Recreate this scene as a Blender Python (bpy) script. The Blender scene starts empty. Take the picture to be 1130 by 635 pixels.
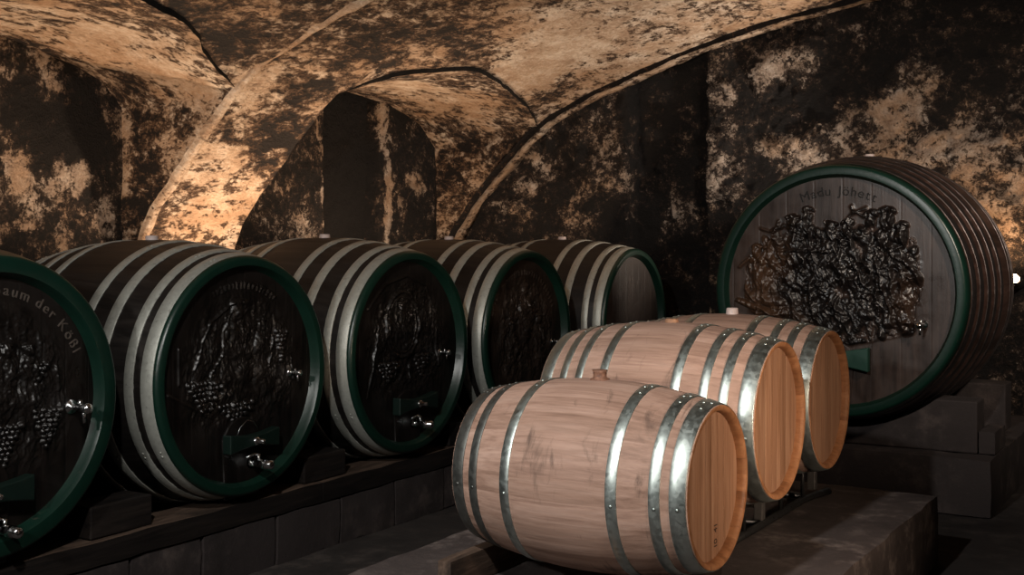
import bpy, math, random
import numpy as np
from mathutils import Vector

random.seed(4)
SC = bpy.context.scene
COL = SC.collection

# ------------------------------------------------------------------ camera
F_PX, HOR, EYE, YAW = 1350.0, 262.0, 1.65, math.radians(31)
cam = bpy.data.cameras.new('camera')
cam.sensor_width = 36.0
cam.lens = 36.0 * F_PX / 1130.0
cam.shift_y = -(317.5 - HOR) / 1130.0
cam.clip_start = 0.05
camo = bpy.data.objects.new('camera', cam)
COL.objects.link(camo)
camo.location = (0, 0, EYE)
camo.rotation_euler = (math.radians(90), 0, YAW)
SC.camera = camo

# ------------------------------------------------------------------ world, exposure, lights
SC.view_settings.view_transform = 'Standard'
SC.view_settings.look = 'None'
SC.view_settings.gamma = 1.0
SC.view_settings.use_curve_mapping = False
SC.view_settings.exposure = 0.0
w = bpy.data.worlds.new('world')
SC.world = w
w.use_nodes = True
w.node_tree.nodes['Background'].inputs[0].default_value = (0.75, 0.62, 0.55, 1)
w.node_tree.nodes['Background'].inputs[1].default_value = 0.008


def area(name, loc, aim, size, power, color, spread=math.pi):
    l = bpy.data.lights.new(name, 'AREA')
    l.shape = 'DISK'
    l.size = size
    l.energy = power
    l.color = color
    l.spread = spread
    o = bpy.data.objects.new(name, l)
    COL.objects.link(o)
    o.location = loc
    d = Vector(aim) - Vector(loc)
    o.rotation_euler = d.to_track_quat('-Z', 'Y').to_euler()
    return o


area('top_light', (-1.78, 1.2, 3.2), (-2.4, 4.8, 0.6), 0.12, 56, (1.0, 0.965, 0.92), math.radians(130))
area('key_light', (-2.45, -0.6, 2.6), (-2.9, 4.6, 0.7), 0.18, 30, (1.0, 0.965, 0.92), math.radians(120))
area('side_light', (1.0, 3.2, 1.5), (-1.6, 4.75, 0.88), 0.3, 7.5, (1.0, 0.76, 0.57), math.radians(46))
area('back_light', (0.7, 5.2, 3.0), (-1.7, 8.6, 1.7), 0.3, 16, (1.0, 0.84, 0.70), math.radians(56))

FLOODS = [  # noqa  # position, aim, power, spot cone (deg)
    ((-5.75, 6.55, 1.10), (-6.0, 6.2, 2.6), 115, 150),
    ((-5.62, 4.50, 1.05), (-5.75, 5.2, 2.9), 130, 120),
    ((-5.80, 8.05, 1.05), (-5.9, 8.6, 2.8), 105, 150),
    ((-2.45, 9.42, 1.72), (-4.3, 8.0, 3.15), 175, 130),  # unseen lamp added to brighten the far vault
]

# ------------------------------------------------------------------ numpy helpers


def _hash(ix, iy, iz):
    h = (ix.astype(np.int64) * 374761393 + iy.astype(np.int64) * 668265263 + iz.astype(np.int64) * 2147483647) & 0xffffffff
    h = ((h ^ (h >> 13)) * 1274126177) & 0xffffffff
    h = (h ^ (h >> 16)) & 0xffffffff
    return h / 4294967295.0


def vnoise(p):
    i = np.floor(p).astype(np.int64)
    f = p - i
    f = f * f * (3 - 2 * f)
    r = 0
    for dx in (0, 1):
        wx = f[..., 0] if dx else 1 - f[..., 0]
        for dy in (0, 1):
            wy = f[..., 1] if dy else 1 - f[..., 1]
            for dz in (0, 1):
                wz = f[..., 2] if dz else 1 - f[..., 2]
                r = r + wx * wy * wz * _hash(i[..., 0] + dx, i[..., 1] + dy, i[..., 2] + dz)
    return r - 0.5


def fbm(p, octv=4, gain=0.5):
    a, s, r = 1.0, 1.0, 0
    for k in range(octv):
        r = r + a * vnoise(p * s + 17.3 * k)
        a *= gain
        s *= 2.03
    return r


def smooth(a, b, x):
    t = np.clip((x - a) / (b - a), 0, 1)
    return t * t * (3 - 2 * t)


class MB:
    """collects geometry; build() links ONE mesh object"""

    def __init__(self):
        self.v, self.f, self.m, self.s, self.tone = [], [], [], [], []
        self.n = 0
        self.mi = 0
        self.sm = True
        self.t = 0.5

    def add(self, verts, faces, tones=None):
        self.v.extend([tuple(map(float, q)) for q in verts])
        for k, q in enumerate(faces):
            self.f.append(tuple(int(i) + self.n for i in q))
            self.m.append(self.mi)
            self.s.append(self.sm)
            self.tone.append(self.t if tones is None else tones[k])
        self.n = len(self.v)
        return self

    def grid(self, P, flip=False, wrap=False, tones=None):
        """P: (a, b, 3) array"""
        a, b = P.shape[:2]
        faces, tn = [], []
        for i in range(a - 1):
            for j in range(b if wrap else b - 1):
                k = (j + 1) % b
                q = (i * b + j, i * b + k, (i + 1) * b + k, (i + 1) * b + j)
                faces.append(q[::-1] if flip else q)
                if tones is not None:
                    tn.append(tones[j])
        return self.add(P.reshape(-1, 3), faces, tn if tones is not None else None)

    def box(self, x0, x1, y0, y1, z0, z1):
        s = self.sm
        self.sm = False
        V = [(x0, y0, z0), (x1, y0, z0), (x1, y1, z0), (x0, y1, z0), (x0, y0, z1), (x1, y0, z1), (x1, y1, z1), (x0, y1, z1)]
        self.add(V, [(0, 3, 2, 1), (4, 5, 6, 7), (0, 1, 5, 4), (1, 2, 6, 5), (2, 3, 7, 6), (3, 0, 4, 7)])
        self.sm = s
        return self

    def prism(self, pts, axis, a, b):
        """polygon pts (2D) extruded along axis from a to b"""
        s = self.sm
        self.sm = False
        n = len(pts)

        def mk(q, h):
            if axis == 0:
                return (h, q[0], q[1])
            if axis == 1:
                return (q[0], h, q[1])
            return (q[0], q[1], h)
        V = [mk(q, a) for q in pts] + [mk(q, b) for q in pts]
        Fc = [tuple(range(n))[::-1], tuple(range(n, 2 * n))] + [(i, (i + 1) % n, n + (i + 1) % n, n + i) for i in range(n)]
        self.add(V, Fc)
        self.sm = s
        return self

    def tube(self, pts, r, seg=10, caps=True):
        pts = [Vector(p) for p in pts]
        rr = r if isinstance(r, (list, tuple)) else [r] * len(pts)
        rings = []
        up = None
        for i, p in enumerate(pts):
            d = (pts[min(i + 1, len(pts) - 1)] - pts[max(i - 1, 0)]).normalized()
            if up is None:
                up = Vector((0, 0, 1)) if abs(d.z) < 0.9 else Vector((0, 1, 0))
            a = d.cross(up).normalized()
            b = a.cross(d).normalized()
            up = b
            rings.append([tuple(p + (a * math.cos(t) + b * math.sin(t)) * rr[i]) for t in [2 * math.pi * k / seg for k in range(seg)]])
        self.grid(np.array(rings), flip=True, wrap=True)
        if caps:
            n0 = self.n - len(pts) * seg
            s = self.sm
            self.sm = False
            for base, fl in ((n0, 0), (self.n - seg, 1)):
                q = tuple(range(base, base + seg))
                self.f.append(q if not fl else q[::-1])
                self.m.append(self.mi)
                self.s.append(False)
                self.tone.append(self.t)
            self.sm = s
        return self

    def lathe(self, prof, seg=64, c=(0, 0, 0), axis='x', radial=None, tones=None, a0=0.0, a1=None):
        """prof: list of (axial, radius)"""
        full = a1 is None
        A = np.linspace(a0, 2 * math.pi if full else a1, seg + (0 if full else 1), endpoint=not full)
        pr = np.array(prof, float)
        R = pr[:, 1][:, None] * np.ones(len(A))[None]
        if radial is not None:
            R = R + radial[None, :]
        X = pr[:, 0][:, None] * np.ones(len(A))[None]
        U, W = R * np.cos(A)[None], R * np.sin(A)[None]
        if axis == 'x':
            P = np.stack([X + c[0], U + c[1], W + c[2]], -1)
        elif axis == 'y':
            P = np.stack([W + c[0], X + c[1], U + c[2]], -1)
        else:
            P = np.stack([U + c[0], W + c[1], X + c[2]], -1)
        return self.grid(P, wrap=full, tones=tones)

    def build(self, name, mats, parent=None, bevel=0.0, attr=None):
        me = bpy.data.meshes.new(name)
        me.from_pydata(self.v, [], self.f)
        if not isinstance(mats, (list, tuple)):
            mats = [mats]
        for m in mats:
            me.materials.append(m)
        me.polygons.foreach_set('material_index', self.m)
        me.polygons.foreach_set('use_smooth', self.s)
        at = me.attributes.new('tone', 'FLOAT', 'FACE')
        at.data.foreach_set('value', np.array(self.tone, dtype=np.float32))
        if attr:
            for k, vals in attr.items():
                a = me.attributes.new(k, 'FLOAT', 'POINT')
                a.data.foreach_set('value', np.asarray(vals, dtype=np.float32))
        me.update()
        o = bpy.data.objects.new(name, me)
        COL.objects.link(o)
        if parent:
            o.parent = parent
        if bevel:
            b = o.modifiers.new('bevel', 'BEVEL')
            b.width = bevel
            b.segments = 2
            b.limit_method = 'ANGLE'
        return o


def thing(name, label, cat, loc=(0, 0, 0), rz=0.0, group=None):
    o = bpy.data.objects.new(name, None)
    COL.objects.link(o)
    o.empty_display_size = 0.1
    o.location = loc
    o.rotation_euler = (0, 0, rz)
    o['label'] = label
    o['category'] = cat
    if group:
        o['group'] = group
    return o


def tag(o, label, cat, group=None):
    o['label'] = label
    o['category'] = cat
    if group:
        o['group'] = group
    return o


def struct(o):
    o['kind'] = 'structure'
    return o

# ------------------------------------------------------------------ materials


class NT:
    def __init__(self, name):
        self.mat = bpy.data.materials.new(name)
        self.mat.use_nodes = True
        self.nt = self.mat.node_tree
        self.b = self.nt.nodes['Principled BSDF']

    def n(self, t, **kw):
        o = self.nt.nodes.new(t)
        for k, v in kw.items():
            setattr(o, k, v)
        return o

    def l(self, a, b):
        self.nt.links.new(a, b)

    def coord(self, scale=(1, 1, 1), src='Object', loc=(0, 0, 0)):
        tc = self.n('ShaderNodeTexCoord')
        mp = self.n('ShaderNodeMapping')
        mp.inputs['Scale'].default_value = scale
        mp.inputs['Location'].default_value = loc
        self.l(tc.outputs[src], mp.inputs[0])
        return mp.outputs[0]

    def noise(self, vec, scale, detail=4, rough=0.55, dist=0.0):
        o = self.n('ShaderNodeTexNoise')
        o.inputs['Scale'].default_value = scale
        o.inputs['Detail'].default_value = detail
        o.inputs['Roughness'].default_value = rough
        o.inputs['Distortion'].default_value = dist
        self.l(vec, o.inputs['Vector'])
        return o.outputs['Fac']

    def ramp(self, fac, stops, interp='LINEAR'):
        o = self.n('ShaderNodeValToRGB')
        o.color_ramp.interpolation = interp
        while len(o.color_ramp.elements) < len(stops):
            o.color_ramp.elements.new(0.5)
        for e, (p, c) in zip(o.color_ramp.elements, stops):
            e.position = p
            e.color = (*c, 1) if len(c) == 3 else c
        self.l(fac, o.inputs[0])
        return o.outputs[0]

    def math(self, op, a, b=None, c=None):
        o = self.n('ShaderNodeMath', operation=op)
        for i, x in enumerate((a, b, c)):
            if x is None:
                continue
            if isinstance(x, (int, float)):
                o.inputs[i].default_value = x
            else:
                self.l(x, o.inputs[i])
        return o.outputs[0]

    def mix(self, fac, a, b, mode='MIX'):
        o = self.n('ShaderNodeMix', data_type='RGBA', blend_type=mode)
        for sock, x in ((o.inputs[0], fac), (o.inputs[6], a), (o.inputs[7], b)):
            if isinstance(x, (int, float)):
                sock.default_value = x
            elif isinstance(x, tuple):
                sock.default_value = (*x, 1)
            else:
                self.l(x, sock)
        return o.outputs[2]

    def attr(self, name):
        o = self.n('ShaderNodeAttribute', attribute_name=name)
        return o.outputs['Fac']

    def step(self, x, a, b):
        o = self.n('ShaderNodeMapRange', interpolation_type='SMOOTHSTEP')
        self.l(x, o.inputs[0])
        o.inputs[1].default_value = a
        o.inputs[2].default_value = b
        return o.outputs[0]

    def bump(self, h, strength, dist=0.01, normal=None):
        o = self.n('ShaderNodeBump')
        o.inputs['Strength'].default_value = strength
        o.inputs['Distance'].default_value = dist
        self.l(h, o.inputs['Height'])
        if normal is not None:
            self.l(normal, o.inputs['Normal'])
        return o.outputs[0]

    def fin(self, color=None, rough=0.5, metal=0.0, normal=None, spec=None):
        if color is not None:
            if isinstance(color, tuple):
                self.b.inputs['Base Color'].default_value = (*color, 1)
            else:
                self.l(color, self.b.inputs['Base Color'])
        if isinstance(rough, (int, float)):
            self.b.inputs['Roughness'].default_value = rough
        else:
            self.l(rough, self.b.inputs['Roughness'])
        self.b.inputs['Metallic'].default_value = metal
        if spec is not None:
            self.b.inputs['Specular IOR Level'].default_value = spec
        if normal is not None:
            self.l(normal, self.b.inputs['Normal'])
        return self.mat


def masonry(name, lights, dark, k1=0.9, k2=0.7, scl=1.0, stretch=(1, 1, 1), bstr=0.6, tint=0.5, fine=0.0):
    """mouldy lime plaster: 'lime' attribute = how much pale plaster survives"""
    m = NT(name)
    v = m.coord(stretch)
    n1 = m.noise(v, 2.6 * scl, 7, 0.62, 0.5)
    n2 = m.noise(v, 11 * scl, 8, 0.72, 0.3)
    n3 = m.noise(v, 1.3 * scl, 3, 0.5)
    n4 = m.noise(v, 60, 4, 0.6)
    n5 = m.noise(v, 5.3 * scl, 5, 0.6)
    s = m.math('ADD', m.attr('lime'), m.math('MULTIPLY', m.math('SUBTRACT', n1, 0.5), k1))
    s = m.math('ADD', s, m.math('MULTIPLY', m.math('SUBTRACT', n2, 0.5), k2))
    n6 = m.noise(v, 34 * scl, 5, 0.7, 0.4)
    s = m.math('ADD', s, m.math('MULTIPLY', m.math('SUBTRACT', n6, 0.5), fine))
    mask = m.step(s, 0.36, 0.62)
    mid = m.step(s, 0.12, 0.50)
    light = m.ramp(m.math('ADD', m.math('MULTIPLY', n5, 0.6), m.math('MULTIPLY', n6, 0.4)), [(0.36, lights[0]), (0.5, lights[1]), (0.62, lights[2])])
    light = m.mix(m.math('MULTIPLY', m.step(n3, 0.42, 0.62), tint), light, lights[3])
    light = m.mix(0.35, light, m.ramp(n4, [(0.3, (0.45, 0.45, 0.45)), (0.7, (1, 1, 1))]), 'MULTIPLY')
    c = m.mix(mid, dark[0], dark[1])
    c = m.mix(mask, c, light)
    h = m.math('ADD', m.math('MULTIPLY', mask, 0.35), m.math('MULTIPLY', n2, 0.9))
    h = m.math('ADD', h, m.math('ADD', m.math('MULTIPLY', n4, 0.2), m.math('MULTIPLY', n6, 0.5)))
    nb = m.bump(h, bstr, 0.045)
    return m.fin(c, 0.86, 0, nb, 0.35)


M = {}
M['vault'] = masonry('vault_plaster', [(0.34, 0.215, 0.135), (0.60, 0.45, 0.33), (0.84, 0.72, 0.60), (0.47, 0.27, 0.14)],
                     [(0.012, 0.009, 0.008), (0.15, 0.085, 0.05)], k1=1.3, k2=2.6, stretch=(1, 0.62, 1.3), bstr=1.0, fine=1.3)
M['wall'] = masonry('mouldy_wall', [(0.22, 0.16, 0.125), (0.46, 0.37, 0.30), (0.66, 0.57, 0.49), (0.42, 0.25, 0.13)],
                    [(0.006, 0.005, 0.005), (0.055, 0.035, 0.025)], k1=1.8, k2=1.9, scl=1.7, bstr=1.0, fine=0.8)
M['ring_shade'] = masonry('shaded_ring_face', [(0.10, 0.07, 0.05), (0.16, 0.11, 0.08), (0.2, 0.15, 0.1), (0.1, 0.06, 0.04)],
                     [(0.006, 0.005, 0.004), (0.02, 0.014, 0.01)], k1=0.6, k2=0.8, scl=2.0)  # near-black tone standing in for shade on the arch rings


def wood(name, c0, c1, c2, grain=(1.6, 26, 26), rough=(0.45, 0.7), tone_amt=0.5, stain=None, stain_s=(2.5, 6, 6), bstr=0.15, spec=0.4, stain_lo=0.56):
    m = NT(name)
    tone = m.attr('tone')
    tc = m.n('ShaderNodeTexCoord')
    add = m.n('ShaderNodeVectorMath', operation='ADD')
    cmb = m.n('ShaderNodeCombineXYZ')
    for i in range(3):
        m.l(m.math('MULTIPLY', tone, 7.0 + 3 * i), cmb.inputs[i])
    m.l(tc.outputs['Object'], add.inputs[0])
    m.l(cmb.outputs[0], add.inputs[1])
    mp = m.n('ShaderNodeMapping')
    mp.inputs['Scale'].default_value = grain
    m.l(add.outputs[0], mp.inputs[0])
    n1 = m.noise(mp.outputs[0], 1.0, 6, 0.65, 0.4)
    mp2 = m.n('ShaderNodeMapping')
    mp2.inputs['Scale'].default_value = tuple(g * 4 for g in grain)
    m.l(add.outputs[0], mp2.inputs[0])
    n2 = m.noise(mp2.outputs[0], 1.0, 4, 0.6)
    c = m.ramp(n1, [(0.30, c0), (0.5, c1), (0.70, c2)])
    c = m.mix(0.28, c, m.ramp(n2, [(0.35, (0.45, 0.45, 0.45)), (0.6, (1, 1, 1))]), 'MULTIPLY')
    tt = m.ramp(tone, [(0, (1 - tone_amt, (1 - tone_amt) * 0.97, (1 - tone_amt) * 0.94)), (1, (1, 1, 1))])
    c = m.mix(1.0, c, tt, 'MULTIPLY')
    if stain:
        v3 = m.coord(stain_s)
        n3 = m.noise(v3, 1.0, 7, 0.65, 0.6)
        v4 = m.coord((1, 1, 1), loc=(3, 1, 2))
        n4 = m.noise(v4, 2.4, 3, 0.5)
        s = m.math('ADD', n3, m.math('MULTIPLY', m.math('SUBTRACT', n4, 0.5), 0.5))
        c = m.mix(m.math('MULTIPLY', m.step(s, stain_lo, stain_lo + 0.16), 0.8), c, stain)
    r = m.n('ShaderNodeMapRange')
    m.l(n1, r.inputs[0])
    r.inputs[3].default_value, r.inputs[4].default_value = rough
    nb = m.bump(m.math('ADD', n1, m.math('MULTIPLY', n2, 0.6)), bstr, 0.006)
    return m.fin(c, r.outputs[0], 0, nb, spec)


M['oak'] = wood('pale_oak', (0.27, 0.165, 0.125), (0.41, 0.265, 0.205), (0.49, 0.335, 0.27), (1.8, 30, 30), (0.55, 0.75), 0.24,
                (0.10, 0.066, 0.052), (13, 4.5, 4.5), 0.12, 0.25, 0.585)
M['oak_head'] = wood('oak_head', (0.25, 0.128, 0.068), (0.36, 0.195, 0.115), (0.44, 0.262, 0.165), (30, 30, 1.6), (0.5, 0.7), 0.3, None, bstr=0.12, spec=0.3)
M['oak_chime'] = wood('oak_chime', (0.26, 0.11, 0.045), (0.38, 0.175, 0.08), (0.46, 0.23, 0.11), (10, 25, 25), (0.5, 0.7), 0.3, None, bstr=0.12, spec=0.3)
M['dark_stave'] = wood('dark_stave', (0.007, 0.006, 0.0055), (0.013, 0.0108, 0.0098), (0.026, 0.0215, 0.019), (1.5, 22, 22), (0.38, 0.6), 0.45,
                       (0.10, 0.078, 0.066), (2.0, 5, 5), 0.15, 0.35, 0.62)
M['red_stave'] = wood('reddish_stave', (0.030, 0.016, 0.012), (0.065, 0.034, 0.026), (0.11, 0.062, 0.048), (1.5, 22, 22), (0.3, 0.5), 0.55, None, spec=0.5)
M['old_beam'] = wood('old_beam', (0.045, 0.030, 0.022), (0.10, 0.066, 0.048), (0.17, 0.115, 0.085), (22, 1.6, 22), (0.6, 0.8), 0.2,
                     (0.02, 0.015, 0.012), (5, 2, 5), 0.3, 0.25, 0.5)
M['dark_beam'] = wood('dark_shaded_wood', (0.006, 0.005, 0.005), (0.013, 0.010, 0.009), (0.024, 0.018, 0.015), (22, 1.6, 22), (0.5, 0.7), 0.2, None, bstr=0.3, spec=0.25)


def carved(name, c0, c1, rlo, rhi, warm=None):
    m = NT(name)
    v = m.coord((1, 1, 1))
    n1 = m.noise(m.coord((14, 26, 2.2)), 1, 6, 0.6, 0.3)
    n2 = m.noise(v, 5, 6, 0.6)
    n3 = m.noise(v, 110, 3, 0.6)
    c = m.mix(m.step(m.math('ADD', m.math('MULTIPLY', n1, 0.6), m.math('MULTIPLY', n2, 0.4)), 0.35, 0.65), c0, c1)
    if warm:
        c = m.mix(m.attr('cut'), c, (0.007, 0.005, 0.0045))
        c = m.mix(m.math('MULTIPLY', m.attr('brown_lit'), 0.85), c, warm)
    r = m.n('ShaderNodeMapRange')
    m.l(n2, r.inputs[0])
    r.inputs[1].default_value, r.inputs[2].default_value = 0.3, 0.7
    r.inputs[3].default_value, r.inputs[4].default_value = rlo, rhi
    nb = m.bump(m.math('ADD', m.math('MULTIPLY', n1, 0.5), m.math('MULTIPLY', n3, 0.12)), 0.25, 0.008)
    return m.fin(c, r.outputs[0], 0, nb, 0.5)


M['carve_black'] = carved('varnished_black_carving', (0.003, 0.0024, 0.002), (0.009, 0.0065, 0.0055), 0.26, 0.5)
M['carve_brown'] = carved('varnished_brown_carving', (0.010, 0.0075, 0.006), (0.030, 0.019, 0.014), 0.28, 0.5)
M['carve_big'] = carved('large_carving', (0.020, 0.0125, 0.0098), (0.050, 0.032, 0.025), 0.24, 0.46, (0.085, 0.042, 0.022))


M['plain_head'] = carved('plain_brown_head', (0.010, 0.0065, 0.005), (0.026, 0.015, 0.011), 0.5, 0.7)


def paint(name, c0, c1, rough=0.38, worn=(0.05, 0.045, 0.035)):
    m = NT(name)
    v = m.coord((1, 1, 1))
    n = m.noise(v, 9, 6, 0.6)
    n2 = m.noise(v, 38, 4, 0.6)
    c = m.mix(n, c0, c1)
    c = m.mix(m.math('MULTIPLY', m.step(n2, 0.64, 0.72), 0.5), c, worn)
    return m.fin(c, rough, 0, m.bump(n2, 0.15, 0.004), 0.45)


M['green'] = paint('dark_green_paint', (0.0025, 0.014, 0.009), (0.005, 0.026, 0.017), 0.33)
M['green_shaded'] = paint('shaded_green_paint', (0.0025, 0.008, 0.006), (0.005, 0.015, 0.011), 0.42)  # darker copy of the bar green, for bars that get little light
M['green_bar'] = paint('green_bar_paint', (0.005, 0.030, 0.020), (0.009, 0.052, 0.034), 0.45)
M['worn_edge'] = paint('worn_pale_edge', (0.12, 0.09, 0.065), (0.22, 0.17, 0.13), 0.6, (0.01, 0.02, 0.012))


def metal(name, c0, c1, r0, r1, m_=1.0, sp=70, b=0.06):
    m = NT(name)
    v = m.coord((1, 1, 1))
    vo = m.n('ShaderNodeTexVoronoi')
    vo.inputs['Scale'].default_value = sp
    m.l(v, vo.inputs['Vector'])
    n = m.noise(v, 7, 5, 0.6)
    n2 = m.noise(v, 45, 4, 0.65)
    c = m.mix(m.math('ADD', m.math('MULTIPLY', vo.outputs['Color'], 0.35), m.math('MULTIPLY', n, 0.65)), c0, c1)
    c = m.mix(m.math('MULTIPLY', m.step(n2, 0.58, 0.72), 0.45), c, tuple(x * 0.4 for x in c0))
    r = m.n('ShaderNodeMapRange')
    m.l(m.math('ADD', m.math('MULTIPLY', n2, 0.6), m.math('MULTIPLY', vo.outputs['Color'], 0.3)), r.inputs[0])
    r.inputs[1].default_value, r.inputs[2].default_value = 0.25, 0.65
    r.inputs[3].default_value, r.inputs[4].default_value = r0, r1
    return m.fin(c, r.outputs[0], m_, m.bump(n2, b, 0.003))


M['galv'] = metal('galvanised_hoop', (0.36, 0.43, 0.41), (0.62, 0.68, 0.655), 0.34, 0.52)
M['galv_old'] = metal('old_galvanised_hoop', (0.28, 0.285, 0.255), (0.50, 0.51, 0.46), 0.42, 0.6, 0.5, b=0.5)
M['dark_hoop'] = metal('dark_iron_hoop', (0.05, 0.042, 0.04), (0.115, 0.098, 0.094), 0.36, 0.52, 0.9)
M['dull_hoop'] = metal('dull_iron_hoop', (0.10, 0.105, 0.10), (0.20, 0.205, 0.19), 0.42, 0.6, 0.9)
M['chrome'] = metal('chrome', (0.75, 0.75, 0.75), (0.85, 0.85, 0.85), 0.12, 0.2, 1.0, 30, 0.0)
M['steel_black'] = metal('black_rack_steel', (0.012, 0.012, 0.012), (0.03, 0.03, 0.03), 0.25, 0.42, 0.4)
M['steel_grey'] = metal('grey_rack_steel', (0.10, 0.095, 0.09), (0.17, 0.16, 0.15), 0.4, 0.6, 0.7)


def stone(name, c0, c1, c2, sc=6, rough=0.85, b=0.4):
    m = NT(name)
    v = m.coord((1, 1, 1))
    n = m.noise(v, sc, 8, 0.68)
    n2 = m.noise(v, sc * 0.22, 3, 0.5)
    n3 = m.noise(v, sc * 9, 4, 0.7)
    c = m.ramp(n, [(0.3, c0), (0.52, c1), (0.7, c2)])
    c = m.mix(m.step(n2, 0.4, 0.65), c, c1)
    c = m.mix(m.math('MULTIPLY', m.step(n3, 0.62, 0.74), 0.5), c, c2)
    return m.fin(c, rough, 0, m.bump(m.math('ADD', n, m.math('MULTIPLY', n3, 0.3)), b, 0.015), 0.3)


M['concrete'] = stone('dusty_concrete', (0.032, 0.025, 0.024), (0.062, 0.049, 0.046), (0.20, 0.165, 0.15), 7, 0.85, 0.6)
M['block'] = stone('dark_stone_block', (0.018, 0.014, 0.013), (0.032, 0.025, 0.024), (0.08, 0.062, 0.056), 6)
M['floor'] = stone('cellar_floor', (0.014, 0.012, 0.011), (0.03, 0.025, 0.023), (0.08, 0.066, 0.058), 4)
m_ = NT('white_silicone')
M['silicone'] = m_.fin((0.55, 0.45, 0.42), 0.5)
m_ = NT('rusty_bung')
M['rust'] = m_.fin(m_.ramp(m_.noise(m_.coord(), 60, 4), [(0.3, (0.09, 0.04, 0.025)), (0.7, (0.26, 0.13, 0.08))]), 0.7)
m_ = NT('burnt_mark')
M['burn'] = m_.fin((0.045, 0.022, 0.013), 0.8)
m_ = NT('chalk_mark')
M['ink'] = m_.fin((0.005, 0.004, 0.0035), 0.8)
m_ = NT('worn_letter')
M['letter'] = m_.fin((0.075, 0.06, 0.05), 0.4)
m_ = NT('lamp_glass')
m_.b.inputs['Base Color'].default_value = (0.9, 0.8, 0.6, 1)
m_.b.inputs['Emission Color'].default_value = (1.0, 0.62, 0.34, 1)
m_.b.inputs['Emission Strength'].default_value = 18.0
M['lamp'] = m_.mat

# ------------------------------------------------------------------ room geometry
KS = 1.053


def sc_pt(x, h):
    return (x * KS, EYE + (h - EYE) * KS)


_raw = [(-6.34, 0.0), (-6.33, 0.6), (-6.30, 1.2), (-6.18, 1.7), (-5.79, 2.16), (-5.32, 2.61), (-4.9, 2.83), (-4.44, 3.0), (-3.63, 3.25), (-2.6, 3.46), (-1.3, 3.57)]
_raw = _raw + [(-2.6 - x, h) for x, h in _raw[-2::-1]]
_pts = np.array([sc_pt(*q) for q in _raw])
_pts[0, 1] = _pts[-1, 1] = 0.0


def catmull(P, n=16):
    out = []
    for i in range(len(P) - 1):
        p0, p1, p2, p3 = P[max(i - 1, 0)], P[i], P[i + 1], P[min(i + 2, len(P) - 1)]
        for t in np.linspace(0, 1, n, endpoint=False):
            out.append(0.5 * ((2 * p1) + (-p0 + p2) * t + (2 * p0 - 5 * p1 + 4 * p2 - p3) * t * t + (-p0 + 3 * p1 - 3 * p2 + p3) * t ** 3))
    out.append(P[-1])
    return np.array(out)


VP = catmull(_pts)
VS = np.concatenate([[0], np.cumsum(np.linalg.norm(np.diff(VP, axis=0), axis=1))])
S_END = VS[-1]
_ap = int(np.argmax(VP[:, 1]))


def vpos(s):
    return np.interp(s, VS, VP[:, 0]), np.interp(s, VS, VP[:, 1])


def s_of_h(h):
    return np.interp(h, VP[:_ap + 1, 1], VS[:_ap + 1])


def x_of_h(h):
    return np.interp(h, VP[:_ap + 1, 1], VP[:_ap + 1, 0])


def h_of_x(x):
    return np.interp(x, VP[:, 0], VP[:, 1])


def sp(ctrl):
    c = catmull(np.array(ctrl, float), 20)
    return lambda u: np.interp(u, c[:, 0], c[:, 1])


Y_END, Y_NEAR, X_NICHE = 9.9, -4.0, -6.75
NICHES = [
    dict(a=6.86, b=9.80, f=sp([(6.86, 2.68), (7.25, 2.86), (7.9, 2.94), (8.75, 2.86), (9.4, 2.76), (9.80, 2.66)]),
         g=sp([(6.86, 2.5), (7.5, 2.78), (8.3, 2.91), (9.06, 2.85), (9.5, 2.72), (9.80, 2.52)])),
    dict(a=3.15, b=5.93, f=sp([(3.15, 2.66), (3.9, 2.9), (4.4, 2.95), (5.0, 2.89), (5.45, 2.765), (5.75, 2.68), (5.93, 2.61)]),
         g=sp([(3.15, 2.5), (4.0, 2.85), (4.6, 2.93), (4.96, 2.92), (5.36, 2.845), (5.74, 2.72), (5.93, 2.55)])),
]


def rough_pts(P, amp=0.022, sc=1.0):
    q = P.copy()
    for k in range(3):
        q[..., k] += amp * (1.4 * fbm(P * 1.7 * sc + 31 * k, 3) + 0.5 * fbm(P * 9 * sc + 11 * k, 3, 0.6))
    return q


def ray_dir(px, py):
    X = (px - 565) / F_PX
    c, s = math.cos(YAW), math.sin(YAW)
    return X * c - s, X * s + c, -(py - HOR) / F_PX


def on_y(px, py, y):
    r = ray_dir(px, py)
    t = y / r[1]
    return np.array([r[0] * t, y, EYE + r[2] * t])


def on_x(px, py, x):
    r = ray_dir(px, py)
    t = x / r[0]
    return np.array([x, r[1] * t, EYE + r[2] * t])


def on_vault(px, py):
    r = ray_dir(px, py)
    for t in np.arange(4, 14, 0.03):
        if EYE + r[2] * t > h_of_x(r[0] * t) and r[0] * t < 0:
            break
    return np.array([r[0] * t, r[1] * t, EYE + r[2] * t])


def lime_field(P, base, blobs):
    """stains and surviving plaster: base amount plus patches (centre, radii(3) or r, amount)"""
    Q = P + 0.16 * np.stack([fbm(P * 3.1 + 5, 3), fbm(P * 3.1 + 25, 3), fbm(P * 3.1 + 45, 3)], -1)
    out = np.full(P.shape[:-1], base, float)
    for c, r, a in blobs:
        r = np.array(r if isinstance(r, (tuple, list)) else (r, r, r), float)
        d = np.linalg.norm((Q - np.array(c)) / r, axis=-1)
        out += a * (1 - smooth(0.55, 1.25, d))
    return out


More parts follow.
